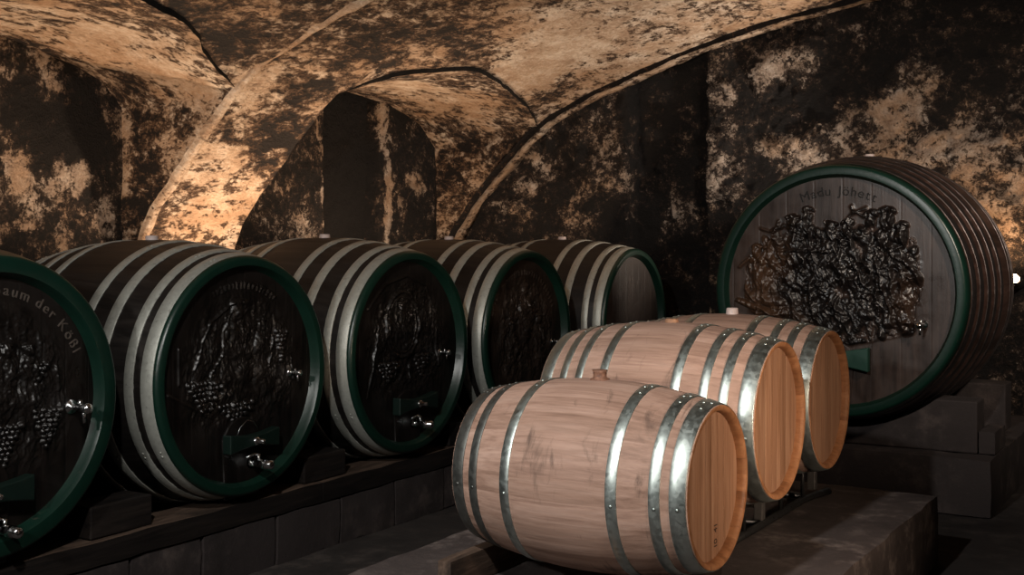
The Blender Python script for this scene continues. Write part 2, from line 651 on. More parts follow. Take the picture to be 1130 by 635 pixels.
# --- main vault (also the piers it comes down on)
vb = []
for px, py, r, a in [(205, 30, 0.5, -0.14), (320, 25, 0.5, -0.16), (170, 5, 0.4, -0.12), (240, 60, 0.3, -0.1), (400, 45, 0.35, -0.14), (450, 45, 0.4, -0.14),
                     (520, 50, 0.35, -0.15), (300, 150, 0.2, -0.16), (330, 165, 0.2, -0.2), (650, 30, 0.8, 0.25), (720, 60, 0.6, 0.25), (560, 90, 0.5, 0.25),
                     (245, 240, 0.4, 0.12), (220, 200, 0.4, 0.12), (255, 165, 0.35, 0.08), (620, 70, 0.5, 0.2), (290, 90, 0.22, 0.35), (820, 15, 0.7, 0.1),
                     (300, 200, 0.16, -0.3), (285, 240, 0.16, -0.2)]:
    vb.append((on_vault(px, py), r, a))
for px, py, r, a in [(315, 128, .07, -.5), (340, 112, .06, -.4), (300, 160, .06, -.4), (325, 168, .07, -.5), (290, 185, .05, -.4), (318, 190, .06, -.4), (275, 205, .04, -.4), (300, 225, .05, -.35), (262, 150, .05, -.3), (350, 92, .06, -.35),
                     (380, 75, .07, -.3), (285, 250, .05, -.3), (240, 175, .03, -.3), (232, 222, .03, -.3), (222, 245, .03, -.25), (262, 235, .04, -.2)]:
    vb.append((on_vault(px, py), (r * 1.2, r * 2.6, r * 1.2), a))

vm = MB()
vattr = []


def add_vault(P, base=0.51, blobs=vb, flip=False, mi=0):
    vm.mi = mi
    vm.grid(rough_pts(P), flip=flip)
    vattr.append(lime_field(P.reshape(-1, 3), base, blobs))


def strip(u0, u1, n, s_start=None, ns=150):
    U = np.linspace(u0, u1, n)
    P = np.zeros((n, ns, 3))
    t = np.linspace(0, 1, ns) ** 1.0
    for i, u in enumerate(U):
        s0 = 0 if s_start is None else s_start(u)
        s = s0 + (S_END * 0.62 - s0) * t
        x, h = vpos(s)
        P[i, :, 0], P[i, :, 1], P[i, :, 2] = x, u, h
    add_vault(P)


strip(5.93, 6.86, 30, ns=200)
strip(9.80, Y_END + 0.02, 5, ns=200)
strip(0.5, 3.15, 30, ns=120)
for N in NICHES:
    strip(N['a'], N['b'], 90, lambda u, N=N: s_of_h(float(N['f'](u))), 140)
strip(Y_NEAR, 0.5, 16, ns=40)
# the far (right-hand) haunch, outside the photograph's frame
U = np.linspace(Y_NEAR, Y_END + 0.02, 60)
s = np.linspace(S_END * 0.62, S_END, 60)
x, h = vpos(s)
P = np.zeros((60, 60, 3))
P[..., 0], P[..., 1], P[..., 2] = x[None], U[:, None], h[None]
add_vault(P)
vault = struct(vm.build('ceiling', M['vault'], attr={'lime': np.concatenate(vattr)}))

# --- lunette soffits and jambs
sb = []
for px, py, a, r in [(470, 100, 0.3, .5), (430, 100, 0.3, .4), (520, 110, 0.25, .5), (550, 165, -0.1, .3), (60, 20, 0.35, .6), (150, 50, 0.35, .5), (200, 80, 0.2, .4), (120, 70, -0.15, .25),
                     (560, 120, 0.2, .3)]:
    sb.append((on_x(px, py, -6.0), r, a))
for px, py, a, r in [(500, 180, -0.35, .25), (520, 155, -0.3, .2), (560, 170, -.2, .2), (505, 230, -0.1, .2), (545, 215, 0.1, .2)]:
    sb.append((on_y(px, py, 9.8), r, a))
for px, py, a, r in [(160, 140, -0.4, .18), (165, 200, -0.35, .2), (200, 135, -0.35, .12), (150, 240, -0.2, .2), (190, 180, 0.1, .15), (210, 240, 0.1, .2)]:
    sb.append((on_y(px, py, 5.93), r, a))
for k, N in enumerate(NICHES):
    sm_, at_ = MB(), []
    # path around the opening: up left jamb, over the arch, down right jamb
    path_f, path_g = [], []
    hl = float(N['f'](N['a'])); hr = float(N['f'](N['b'])); gl = float(N['g'](N['a'])); gr = float(N['g'](N['b']))
    for t in np.linspace(0, 1, 60):
        path_f.append((N['a'], hl * t)); path_g.append((N['a'], gl * t))
    for u in np.linspace(N['a'], N['b'], 110)[1:]:
        path_f.append((u, float(N['f'](u)))); path_g.append((u, float(N['g'](u))))
    for t in np.linspace(1, 0, 60)[1:]:
        path_f.append((N['b'], hr * t)); path_g.append((N['b'], gr * t))
    nT = 60
    P = np.zeros((len(path_f), nT, 3))
    for i, (pf, pg) in enumerate(zip(path_f, path_g)):
        arch = 1.0 if N['a'] < pf[0] < N['b'] else 0.0
        xf = float(x_of_h(pf[1]))
        tt = np.linspace(0, 1, nT)
        drop = 0.035 * arch * np.clip(min(pf[0] - N['a'], N['b'] - pf[0]) / 0.25, 0, 1)
        P[i, :, 0] = xf + (X_NICHE - xf) * tt
        P[i, :, 1] = pf[0]
        P[i, :, 2] = (pf[1] - drop) * (1 - tt) + pg[1] * tt
    sm_.grid(rough_pts(P))
    at_.append(lime_field(P.reshape(-1, 3), 0.46, [(c, r, a * .7) for c, r, a in sb]))
    # ring face between vault edge and soffit, coloured dark for its shade
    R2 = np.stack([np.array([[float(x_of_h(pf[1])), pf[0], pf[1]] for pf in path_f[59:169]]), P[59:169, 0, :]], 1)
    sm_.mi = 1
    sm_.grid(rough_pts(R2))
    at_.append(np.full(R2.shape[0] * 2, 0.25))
    struct(sm_.build('trim_%d' % (k + 1), [M['vault'], M['ring_shade']], attr={'lime': np.concatenate(at_)}))

# --- niche back walls
bb = []
for px, py, r, a in [(40, 205, 0.24, .30), (75, 185, 0.15, .35), (85, 205, 0.13, .3), (15, 190, 0.15, .26), (20, 75, 0.25, .25), (75, 110, 0.22, .22), (50, 90, 0.2, .2), (10, 250, .2, .12), (65, 265, 0.10, .3),
                     (30, 270, 0.12, .15), (110, 235, 0.2, .15), (120, 240, .15, .2), (130, 130, 0.2, .15), (60, 140, .4, -.3), (100, 150, .25, -.2), (300, 220, 0.3, .18), (330, 250, 0.2, .18), (455, 200, 0.16, .35), (440, 235, .12, .2), (470, 240, 0.12, .15)]:
    bb.append((on_x(px, py, X_NICHE), r, a))
for (px, rr) in ((425, 0.065), (354, 0.022)):
    c_ = on_x(px, 200, X_NICHE)
    bb.append((c_, (0.5, rr, 1.0), 0.52 if px == 425 else 0.4))
for k, (u0, u1) in enumerate(((6.8, 9.86), (3.1, 5.98))):
    U = np.arange(u0, u1 + 0.01, 0.02)
    Z = np.arange(0, 3.02, 0.02)
    P = np.zeros((len(U), len(Z), 3))
    P[..., 0] = X_NICHE
    P[..., 1], P[..., 2] = U[:, None], Z[None]
    if k == 0:
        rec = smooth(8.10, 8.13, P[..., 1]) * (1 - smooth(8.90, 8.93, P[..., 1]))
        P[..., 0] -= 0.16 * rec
    wm = MB()
    wm.grid(rough_pts(P, 0.03), flip=False)
    lf = lime_field(P.reshape(-1, 3), 0.19, bb)
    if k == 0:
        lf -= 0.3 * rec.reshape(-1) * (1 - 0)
    struct(wm.build('wall_left_%s' % ('far', 'near')[k], M['wall'], attr={'lime': lf}))

# --- end wall behind the big cask
eb = []
for px, py, r, a in [(675, 180, 0.26, .38), (665, 150, 0.2, .25), (645, 200, 0.2, .15), (752, 228, 0.22, .50), (735, 238, 0.18, .4), (740, 175, .2, .12), (790, 100, 0.16, .3), (792, 150, 0.14, .35), (792, 190, 0.13, .35),
                     (803, 207, 0.2, .5), (815, 170, 0.15, .2), (865, 75, 0.28, .40), (845, 85, 0.15, .3), (850, 35, 0.5, .12), (930, 35, 0.6, .06), (1008, 98, 0.22, .45), (990, 122, 0.2, .4), (935, 118, 0.1, .3),
                     (905, 160, 0.3, .35), (960, 155, 0.3, .3), (1000, 165, 0.28, .35), (1060, 160, .3, .25), (1100, 190, 0.4, .36), (1085, 110, 0.25, .3), (1110, 240, 0.4, .3), (1050, 180, .3, .25), (870, 175, .2, .25),
                     (640, 235, .2, .15), (570, 225, 0.2, .45), (580, 200, 0.16, .35), (600, 180, .18, .3), (545, 240, .15, .4), (1050, 60, 0.6, -.2), (930, 90, .35, -.2), (720, 120, .4, -.15), (880, 120, .3, -.25),
                     (610, 215, 0.2, -.1), (780, 270, .3, .05)]:
    eb.append((on_y(px, py, Y_END), r, a))
X = np.arange(-6.9, 4.7, 0.022)
Z = np.arange(0, 3.9, 0.022)
P = np.zeros((len(X), len(Z), 3))
P[..., 0], P[..., 1], P[..., 2] = X[:, None], Y_END, Z[None]
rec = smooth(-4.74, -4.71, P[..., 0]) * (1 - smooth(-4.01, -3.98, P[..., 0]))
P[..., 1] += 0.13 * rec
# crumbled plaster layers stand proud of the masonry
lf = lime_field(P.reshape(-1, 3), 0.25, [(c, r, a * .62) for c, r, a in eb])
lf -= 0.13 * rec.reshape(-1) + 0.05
ew = P.copy()
ew[..., 1] += rough_pts(P, 0.05)[..., 1] - P[..., 1]
ew[..., 1] -= 0.05 * smooth(0.35, 0.6, lf.reshape(P.shape[:2]) + 0.9 * fbm(P * 4, 4, 0.6)) * (P[..., 2] > 0.05)
wm = MB()
wm.grid(ew, flip=False)
struct(wm.build('wall_end', M['wall'], attr={'lime': lf}))


# --- ribs: raised edges along the groins
def rib(name, y, wid, proud, s0, s1, base, step_face=False):
    n = 220
    S = np.linspace(s0, s1, n)
    x, h = vpos(S)
    nx, nh = np.gradient(h), -np.gradient(x)
    L = np.hypot(nx, nh)
    nx, nh = nx / L, nh / L
    prof = [(-0.5, -0.5), (-0.5, 1.0), (-0.5, 1.0), (0, 1.05), (0.5, 0.9), (0.5, -0.5)] if step_face else [(-0.5, -0.6), (-0.34, 0.5), (-0.1, 1.0), (0.15, 0.9), (0.36, 0.5), (0.5, -0.6)]
    P = np.zeros((n, len(prof), 3))
    for j, (a, b) in enumerate(prof):
        P[:, j, 0] = x + nx * b * proud
        P[:, j, 1] = y + a * wid
        P[:, j, 2] = h + nh * b * proud
    P[..., 0] += 0.02 * fbm(P * 5 + 3, 3)
    P[..., 1] += 0.03 * fbm(P * 4 + 23, 4) * (0 if step_face else 1)
    P[..., 2] += 0.03 * fbm(P * 5 + 9, 4)
    mb = MB()
    mb.grid(P)
    lf = np.full(P.shape[:2], float(base))
    if step_face:
        lf[:, :2] = -0.1  # near face coloured dark so it reads as shaded
    return struct(mb.build(name, M['vault'], attr={'lime': lf.reshape(-1)}))


rib('trim_3', 5.93, 0.08, 0.026, s_of_h(1.0), S_END * 0.6, 1.0)
rib('trim_4', Y_END - 0.07, 0.20, 0.045, s_of_h(1.5), S_END * 0.7, 0.62, True)

# --- floor, near wall
fm = MB()
U = np.arange(-7.0, 5.0, 0.12)
V_ = np.arange(Y_NEAR - 0.1, Y_END + 0.3, 0.12)
P = np.zeros((len(U), len(V_), 3))
P[..., 0], P[..., 1] = U[:, None], V_[None]
P[..., 2] = 0.012 * fbm(P * 2.1, 4)
fm.grid(P, flip=True)
struct(fm.build('floor', M['floor']))
nm = MB()
nm.box(-7.2, 5.0, Y_NEAR - 0.2, Y_NEAR, 0, 4)
struct(nm.build('wall_near', M['block'], attr={'lime': np.full(8, 0.2)}))


def rough_box(mb, x0, x1, y0, y1, z0, z1, step=0.06, amp=0.006, rnd=0.012):
    """subdivided box with slightly uneven faces and softened arrises"""
    def face(o, a, b, na, nb):
        A = np.linspace(0, 1, na)[:, None, None]
        B = np.linspace(0, 1, nb)[None, :, None]
        return np.array(o) + A * np.array(a) + B * np.array(b)
    dx, dy, dz = x1 - x0, y1 - y0, z1 - z0
    nx, ny, nz = [max(3, int(d / step) + 1) for d in (dx, dy, dz)]
    c = np.array([(x0 + x1) / 2, (y0 + y1) / 2, (z0 + z1) / 2])
    hl = np.array([dx, dy, dz]) / 2
    for P in (face((x0, y0, z0), (0, dy, 0), (dx, 0, 0), ny, nx), face((x0, y0, z1), (dx, 0, 0), (0, dy, 0), nx, ny),
              face((x0, y0, z0), (dx, 0, 0), (0, 0, dz), nx, nz), face((x0, y1, z0), (0, 0, dz), (dx, 0, 0), nz, nx),
              face((x0, y0, z0), (0, 0, dz), (0, dy, 0), nz, ny), face((x1, y0, z0), (0, dy, 0), (0, 0, dz), ny, nz)):
        Q = P - c
        inner = np.clip(Q, -(hl - rnd), hl - rnd)
        d = Q - inner
        L = np.linalg.norm(d, axis=-1, keepdims=True)
        Q = np.where(L > 1e-9, inner + d / np.maximum(L, 1e-9) * np.minimum(L, rnd), Q)
        P = Q + c
        P = P + amp * np.stack([fbm(P * 6 + 2, 4), fbm(P * 6 + 12, 4), fbm(P * 6 + 22, 4)], -1)
        mb.grid(P)
    return mb


# the low wall of stone blocks under the left row of casks
lb = MB()
js = [1.2, 1.9, 2.6, 3.3, 3.72, 4.14, 4.65, 5.155, 5.645, 6.15, 6.65, 7.15, 7.65, 8.15, 8.65, 9.15, 9.7]
for a, b in zip(js[:-1], js[1:]):
    rough_box(lb, -4.52, -4.17 + random.uniform(-.006, .006), a + 0.005, b - 0.005, 0, 0.252, 0.07, 0.012, 0.012)
    rough_box(lb, -5.45, -5.1, a + 0.005, b - 0.005, 0, 0.252, 0.12, 0.01, 0.012)
struct(lb.build('stone_ledge', M['block']))

# concrete platform under the pale barrels
pm = MB()
rough_box(pm, -2.98, -1.335, 1.2, 6.40, 0, 0.35, 0.05, 0.010, 0.012)
struct(pm.build('concrete_platform', M['concrete']))

# masonry plinth under the big cask, with a kerb
km = MB()
rough_box(km, -3.9, -1.28, 7.56, 9.6, 0, 0.344, 0.06, 0.012, 0.015)
struct(km.build('stone_plinth', M['block']))

# ------------------------------------------------------------------ beams under the left row
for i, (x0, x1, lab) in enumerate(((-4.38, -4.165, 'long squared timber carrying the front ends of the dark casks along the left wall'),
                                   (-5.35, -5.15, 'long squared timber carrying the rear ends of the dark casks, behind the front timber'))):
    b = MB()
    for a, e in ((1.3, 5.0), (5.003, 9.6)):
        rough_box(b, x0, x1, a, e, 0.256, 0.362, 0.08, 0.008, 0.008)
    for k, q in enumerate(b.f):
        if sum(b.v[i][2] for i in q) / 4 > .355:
            b.m[k] = 1  # tops get the paler wood to look lit, sides the shaded one
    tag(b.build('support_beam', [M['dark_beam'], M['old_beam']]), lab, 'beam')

# ------------------------------------------------------------------ cask building


def profile_r(t, Rh, Rb):
    return Rh + (Rb - Rh) * (1 - (2 * t - 1) ** 2)


def stave_body(L, Rh, Rb, nst, seg=6, groove=0.0018, chime=0.05, wall=0.03, nx=40, seed=0):
    """staves as one surface, hollow chime at the front (x=0) and the rear (x=-L)"""
    rs = random.Random(seed)
    mb = MB()
    n = nst * seg
    rad = np.array([-groove if (k % seg) == 0 else 0.0 for k in range(n)])
    tones = [0] * n
    for s_ in range(nst):
        tv = rs.random()
        for k in range(seg):
            tones[s_ * seg + k] = tv
    pr = [(-L * t, profile_r(t, Rh, Rb)) for t in np.linspace(1, 0, nx)]
    mb.lathe(pr, n, radial=rad, tones=tones)
    return mb, n, rad, tones


def hoop(mb, d0, d1, L, Rh, Rb, th=0.0035, nseg=120, rivets=(), seam=None, lift=0.0):
    """band from distance d0 to d1 behind the front end"""
    r0, r1 = profile_r(d0 / L, Rh, Rb), profile_r(d1 / L, Rh, Rb)
    rm = profile_r((d0 + d1) / 2 / L, Rh, Rb)
    k = 0.0006 + lift
    mb.lathe([(-d1, r1 - 0.004), (-d1, r1 + th * 0.7 + k), (-d1 + 0.0015, r1 + th + k), (-(d0 + d1) / 2, rm + th + k + 0.0004), (-d0 - 0.0015, r0 + th + k), (-d0, r0 + th * 0.7 + k), (-d0, r0 - 0.004)], nseg)
    for (fr, ang) in rivets:
        d = d0 + (d1 - d0) * fr
        r = profile_r(d / L, Rh, Rb) + th + k
        c = Vector((-d, r * math.cos(ang), r * math.sin(ang)))
        nrm = Vector((0, math.cos(ang), math.sin(ang)))
        tg = Vector((0, -math.sin(ang), math.cos(ang)))
        ax = Vector((1, 0, 0))
        rings = []
        for rr, hh in ((0.0065, -0.001), (0.0062, 0.0012), (0.004, 0.0028), (0.0008, 0.0034)):
            rings.append([tuple(c + nrm * hh + (tg * math.cos(q) + ax * math.sin(q)) * rr) for q in [2 * math.pi * j / 10 for j in range(10)]])
        mb.grid(np.array(rings), wrap=True)
    return mb


def head_relief(hfun, R, x0, nr=150, na=420, brown_lit=None, rough_amp=0.0):
    """carved round head, facing +X"""
    rr = R * np.sqrt(np.linspace(0.0004, 1, nr)) * 0.5 + R * np.linspace(0.01, 1, nr) * 0.5
    A = np.linspace(0, 2 * math.pi, na, endpoint=False)
    Y = rr[:, None] * np.cos(A)[None]
    Z = rr[:, None] * np.sin(A)[None]
    H = hfun(Y / R, Z / R)
    if rough_amp:
        u, v = Y / R, Z / R
        zone = smooth(.86, .62, np.hypot(u, v)) * smooth(-.62, -.35, v)
        H = H + zone * rough_amp * (np.clip(fbm(np.stack([u * 9, v * 7, u * 0 + 31], -1), 4, .62), -.35, .8) + .5 * (ridged(u, v, 14, 8, 41.0) - .6))
    H = H * (1 - smooth(0.965, 1.0, rr / R))[:, None]
    P = np.stack([x0 + H, Y, Z], -1)
    mb = MB()
    mb.grid(P, wrap=True, flip=False)
    mb.add([(x0 + float(H[0].mean()), 0, 0)] + [tuple(P[0, j]) for j in range(na)], [(0, j + 1, (j + 1) % na + 1) for j in range(na)])
    att = None
    if brown_lit is not None:
        g = brown_lit(Y / R, Z / R).reshape(-1)
        cut = smooth(.004, .014, H - planks(Y / R, Z / R, 8, .0008)).reshape(-1)
        g = g * (.25 + .75 * cut)
        att = {'brown_lit': np.concatenate([g, [g[0]] * (na + 1)]), 'cut': np.concatenate([cut, [cut[0]] * (na + 1)])}
    return mb, att


def blob(u, v, cu, cv, ru, rv, rot=0.0):
    c, s_ = math.cos(rot), math.sin(rot)
    a = ((u - cu) * c + (v - cv) * s_) / ru
    b = (-(u - cu) * s_ + (v - cv) * c) / rv
    return np.sqrt(np.clip(1 - a * a - b * b, 0, 1))


def planks(u, v, n=9, depth=0.002):
    x = (u * n / 2 + 0.3) % 1.0
    return -depth * (np.exp(-((x - 0.5) / 0.02) ** 2))


def ridged(u, v, su, sv, seed):
    p = np.stack([u * su, v * sv, np.full_like(u, seed)], -1)
    return 1 - np.abs(2 * fbm(p, 3))


def stroke(u, v, pts, wdt):
    """height of a carved line through pts"""
    best = np.full(u.shape, 9.0)
    for (x0, y0), (x1, y1) in zip(pts[:-1], pts[1:]):
        dx, dy = x1 - x0, y1 - y0
        t = np.clip(((u - x0) * dx + (v - y0) * dy) / (dx * dx + dy * dy), 0, 1)
        best = np.minimum(best, np.hypot(u - x0 - t * dx, v - y0 - t * dy))
    return np.exp(-(best / wdt) ** 2)


def grapes(u, v, cu, cv, w_, h_, r, seed):
    rs = random.Random(seed)
    H = np.zeros_like(u)
    nrow = int(h_ / (r * 1.55))
    for i in range(nrow):
        f = i / max(1, nrow - 1)
        half = w_ / 2 * (1 - 0.8 * f)
        k = max(1, int(2 * half / (r * 1.8)))
        for j in range(k):
            x = cu + (j - (k - 1) / 2) * r * 1.8 + rs.uniform(-.2, .2) * r
            y = cv + h_ / 2 - i * r * 1.55 + rs.uniform(-.2, .2) * r
            H = np.maximum(H, blob(u, v, x, y, r, r))
    return H


def person_relief(u, v, x, y0, hgt, wd, lean=0.0, seed=0):
    """a robed standing figure in low relief: head, shoulders, robe with folds"""
    H = np.zeros_like(u)
    c = lambda f: x + lean * f * hgt
    H = np.maximum(H, 0.75 * blob(u, v, c(.25), y0 + .27 * hgt, wd * 1.05, .34 * hgt, -lean))
    H = np.maximum(H, 0.9 * blob(u, v, c(.62), y0 + .6 * hgt, wd * .95, .27 * hgt, -lean))
    H = np.maximum(H, 1.1 * blob(u, v, c(.9), y0 + .9 * hgt, wd * .42, .105 * hgt))
    H = np.maximum(H, 0.9 * blob(u, v, c(.97), y0 + .975 * hgt, wd * .55, .04 * hgt))
    H = np.maximum(H, 1.05 * blob(u, v, c(.6) + wd * .55, y0 + .58 * hgt, wd * .28, .2 * hgt, 0.5))
    fold = ridged(u + 0.3 * (v - y0), v, 17, 4.2, seed + .5)
    return H * (0.80 + 0.45 * (fold - 0.6))


def big_height(u, v):
    H = planks(u, v, 8, 0.0008)
    u, v = (u + .02) / 1.08, v / 1.0
    base = -0.26 - 0.15 * np.clip(1 - np.abs(u - 0.15) / 0.6, 0, 1) - 0.09 * smooth(-0.7, 0.1, u)
    wu = u + .035 * fbm(np.stack([u * 7, v * 7, u * 0 + 8], -1), 3)
    wv = v + .035 * fbm(np.stack([u * 7, v * 7, u * 0 + 18], -1), 3)
    figs = [(-0.68, -.16, .56, .10, .05), (-0.50, -.14, .70, .11, .02), (-0.35, -.2, .86, .12, .0), (-0.20, -.3, 1.02, .12, -.02), (-0.04, -.36, .98, .12, .02), (0.12, -.42, 1.04, .12, 0.0),
            (0.28, -.38, 1.08, .12, .02), (0.43, -.34, 1.06, .14, .0), (0.58, -.34, .92, .12, -.06)]
    G = np.zeros_like(u)
    for i, (x, y0, hg, wd, ln) in enumerate(figs):
        G = np.maximum(G, (.85 + .3 * ((i * 7) % 3) / 2) * person_relief(wu, wv, x, y0, hg, wd, ln, i * 3.1))
    # seated figure on the left with outstretched leg
    G = np.maximum(G, 1.2 * blob(wu, wv, -.60, .05, .12, .17, .3))
    G = np.maximum(G, 1.3 * blob(wu, wv, -.55, -.10, .19, .065, -.25))
    G = np.maximum(G, 1.2 * blob(wu, wv, -.66, -.17, .21, .035, -.35))
    G = np.maximum(G, 1.0 * blob(wu, wv, .55, -.22, .10, .06, -.6))
    # barrels, hats, shoulders and bundles crowded between the figures
    rs = random.Random(77)
    for k in range(70):
        x, y = rs.uniform(-.66, .62), rs.uniform(-.36, .62)
        if y > .62 - .3 * abs(x) or y < -.24 - .14 * (1 - abs(x)):
            continue
        G = np.maximum(G, rs.uniform(.5, 1.1) * blob(wu, wv, x, y, rs.uniform(.03, .08), rs.uniform(.05, .14), rs.uniform(-1, 1)))
    lump = fbm(np.stack([u * 11, v * 11, u * 0 + 2], -1), 4, 0.6)
    fill = smooth(0, .12, 0.72 - np.abs(u + .02 - .05 * v)) * smooth(0, .10, v - base) * smooth(0, .16, .64 - .45 * np.abs(u - .12) ** 1.2 + .16 * fbm(np.stack([u * 6, v * 6, u * 0], -1), 3) - v)
    G = np.maximum(G, fill * (0.45 + 0.9 * lump))
    mask = smooth(0, 0.05, v - base)
    cr = ridged(wu, wv, 10, 5.5, 5.2)
    cr2 = ridged(u + .5 * v, v, 30, 16, 9.2)
    G = G * mask * (1 - smooth(.60, .66, u) * (1 - smooth(-.12, -.02, v)))
    on = smooth(0.05, 0.3, G)
    H = H + 0.038 * G + on * 0.034 * (cr - 0.55) + on * .005 * (cr2 - .6) + on * 0.003 * fbm(np.stack([u * 45, v * 45, u * 0 + 1], -1), 2)
    for pts in ([(-.45, .36), (-.02, .33)], [(-.20, .50), (-.16, -.28)], [(.06, .45), (.03, -.30)], [(-.62, .55), (-.5, .52), (-.42, .57), (-.3, .5)], [(-.5, .52), (-.47, .60)], [(.10, .60), (.17, .68), (.26, .72)],
                [(.17, .68), (.14, .74)], [(.17, .68), (.24, .66)], [(.33, .3), (.48, -.3)], [(-.76, -.02), (-.55, -.23), (-.38, -.22)], [(-.72, .30), (-.80, .2)]):
        H = H + 0.013 * stroke(wu, wv, pts, 0.013)
    H = H + 0.004 * stroke(u, v, [(-.8, -.24), (-.4, -.27), (0, -.38), (.12, -.46), (.45, -.37)], 0.012)
    return H


def big_brown_lit(u, v):  # browner towards the left: its lit look is put into the colour
    n = fbm(np.stack([u * 4, v * 4, u * 0 + 3], -1), 3)
    g = 0.75 * (1 - smooth(-.68, -.22, u + .3 * n)) * (1 - smooth(0.3, .9, np.abs(v)))
    g = g + 0.35 * np.exp(-(((u - .60) / .12) ** 2 + ((v + .1) / .22) ** 2))
    return np.clip(g, 0, 1)


def small_ticks(u, v, r, a0, a1, n, seed):
    """worn lettering along the top edge, no longer legible: short carved ticks"""
    rs = random.Random(seed)
    H = np.zeros_like(u)
    for k in range(n):
        a = a0 + (a1 - a0) * k / (n - 1) + rs.uniform(-.01, .01)
        c, s_ = math.cos(a), math.sin(a)
        l = rs.choice((.02, .03, .03))
        H = np.maximum(H, stroke(u, v, [((r - l) * c, (r - l) * s_), ((r + l) * c, (r + l) * s_)], .009))
        if rs.random() < .6:
            H = np.maximum(H, stroke(u, v, [((r) * c, (r) * s_), ((r + l) * math.cos(a - .035), (r + l) * math.sin(a - .035))], .008))
    return H


def carve_first(u, v):
    H = planks(u, v)
    G = np.zeros_like(u)
    for i, q in enumerate([(.10, -.15, .62, .11, .1), (.38, -.05, .50, .10, -.05), (-.2, -.1, .7, .13, .0), (-.55, -.1, .5, .12, 0)]):
        G = np.maximum(G, person_relief(u, v, *q, seed=i * 2.2))
    G = np.maximum(G, .9 * grapes(u, v, .12, -.36, .42, .36, .026, 1))
    G = np.maximum(G, .9 * grapes(u, v, .52, -.26, .3, .34, .026, 2))
    G = np.maximum(G, .9 * grapes(u, v, .42, .18, .22, .2, .024, 4))
    G = np.maximum(G, .9 * grapes(u, v, -.4, -.36, .4, .36, .026, 3))
    on = smooth(.05, .3, G)
    return H + .022 * G + on * .004 * fbm(np.stack([u * 30, v * 30, u * 0], -1), 2) + .008 * (stroke(u, v, [(.62, .25), (.66, -.1), (.60, -.3)], .014) + stroke(u, v, [(.2, .5), (.42, .34), (.5, .1)], .014))


def carve_second(u, v):
    H = planks(u, v)
    G = np.zeros_like(u)
    for i, q in enumerate([(-.10, -.25, .95, .17, .06), (.30, -.2, .72, .12, -.03)]):
        G = np.maximum(G, person_relief(u, v, *q, seed=i * 5.2 + 1))
    G = np.maximum(G, .8 * grapes(u, v, -.45, -.22, .5, .36, .03, 6))
    G = np.maximum(G, .8 * grapes(u, v, -.05, -.40, .5, .26, .03, 7))
    G = np.maximum(G, .7 * grapes(u, v, .55, .2, .2, .34, .026, 8))
    H = H + .02 * G + .008 * small_ticks(u, v, .84, 2.0, 1.0, 17, 4)
    for pts in ([(-.78, .30), (-.78, -.02)], [(.44, .32), (.36, .05)], [(-.12, .60), (-.22, .42), (-.24, .20), (-.38, .05), (-.42, -.18)], [(.70, .1), (.72, -.1)], [(-.6, .1), (-.4, .5), (-.1, .68)], [(-.9, -.1), (-.5, -.3)]):
        H = H + .009 * stroke(u, v, pts, .011)
    return H


def carve_third(u, v):
    H = planks(u, v)
    e = np.sqrt(((u + .08) / .30) ** 2 + ((v - .30) / .36) ** 2)
    H = H + .011 * np.exp(-((e - 1) / .05) ** 2) + .006 * np.exp(-((e - .85) / .03) ** 2)
    H = H + .016 * person_relief(u, v, -.08, .05, .5, .12, 0, 2.0)
    for pts in ([(-.52, .32), (-.60, 0), (-.72, -.45)], [(.55, .30), (.60, -.2)], [(-.7, .5), (-.4, .75), (0, .84), (.35, .72), (.55, .4)], [(-.2, -.15), (-.24, -.3)], [(.05, -.15), (.04, -.35)]):
        H = H + .009 * stroke(u, v, pts, .013)
    H = H + .014 * grapes(u, v, -.35, -.25, .4, .26, .028, 9) + .012 * grapes(u, v, .28, -.22, .3, .3, .028, 10)
    return H


def carve_fourth(u, v):
    H = planks(u, v)
    H = H + .012 * smooth(.72, .66, np.hypot(u, v)) * 0
    G = person_relief(u, v, .02, -.05, .72, .17, 0, 4.4)
    G = np.maximum(G, person_relief(u, v, -.36, -.5, .7, .14, .05, 1.4))
    G = np.maximum(G, person_relief(u, v, .40, -.45, .72, .14, -.05, 7.4))
    lump = fbm(np.stack([u * 9, v * 9, u * 0 + 6], -1), 4, .6)
    return H + .022 * G + .014 * lump * smooth(.8, .6, np.hypot(u, v)) + .009 * small_ticks(u, v, .83, 2.75, .45, 30, 2)


def carve_fifth(u, v):
    lump = fbm(np.stack([u * 7, v * 5, u * 0 + 9], -1), 4, .6)
    return planks(u, v, 9, .003) + .006 * np.abs(lump) * smooth(.8, .55, np.hypot(u, v))


def letter_mesh(ch, size, extr):
    cu = bpy.data.curves.new('letter', 'FONT')
    cu.body = ch
    cu.size = size
    cu.extrude = extr
    tmp = bpy.data.objects.new('letter_tmp', cu)
    COL.objects.link(tmp)
    bpy.context.view_layer.update()
    me = bpy.data.meshes.new_from_object(tmp.evaluated_get(bpy.context.evaluated_depsgraph_get()))
    bpy.data.objects.remove(tmp)
    me.name = 'letter'
    xs_ = [v_.co.x for v_ in me.vertices]
    return me, (min(xs_) if xs_ else 0), (max(xs_) if xs_ else 0)


def lettering(txt, size, extr, gap, put, parent, mat):
    """one small mesh per letter; put(x, y, z) bends or turns the flat text into place"""
    x = 0.0
    todo = []
    for ch in txt:
        if ch == ' ':
            x += size * .38
            continue
        me, a, b = letter_mesh(ch, size, extr)
        todo.append((me, x - a))
        x += (b - a) + gap
    for me, dx in todo:
        for v_ in me.vertices:
            v_.co = put(v_.co.x + dx - x / 2, v_.co.y, v_.co.z)
        me.materials.clear()
        me.materials.append(mat)
        o = bpy.data.objects.new('letter', me)
        COL.objects.link(o)
        o.parent = parent


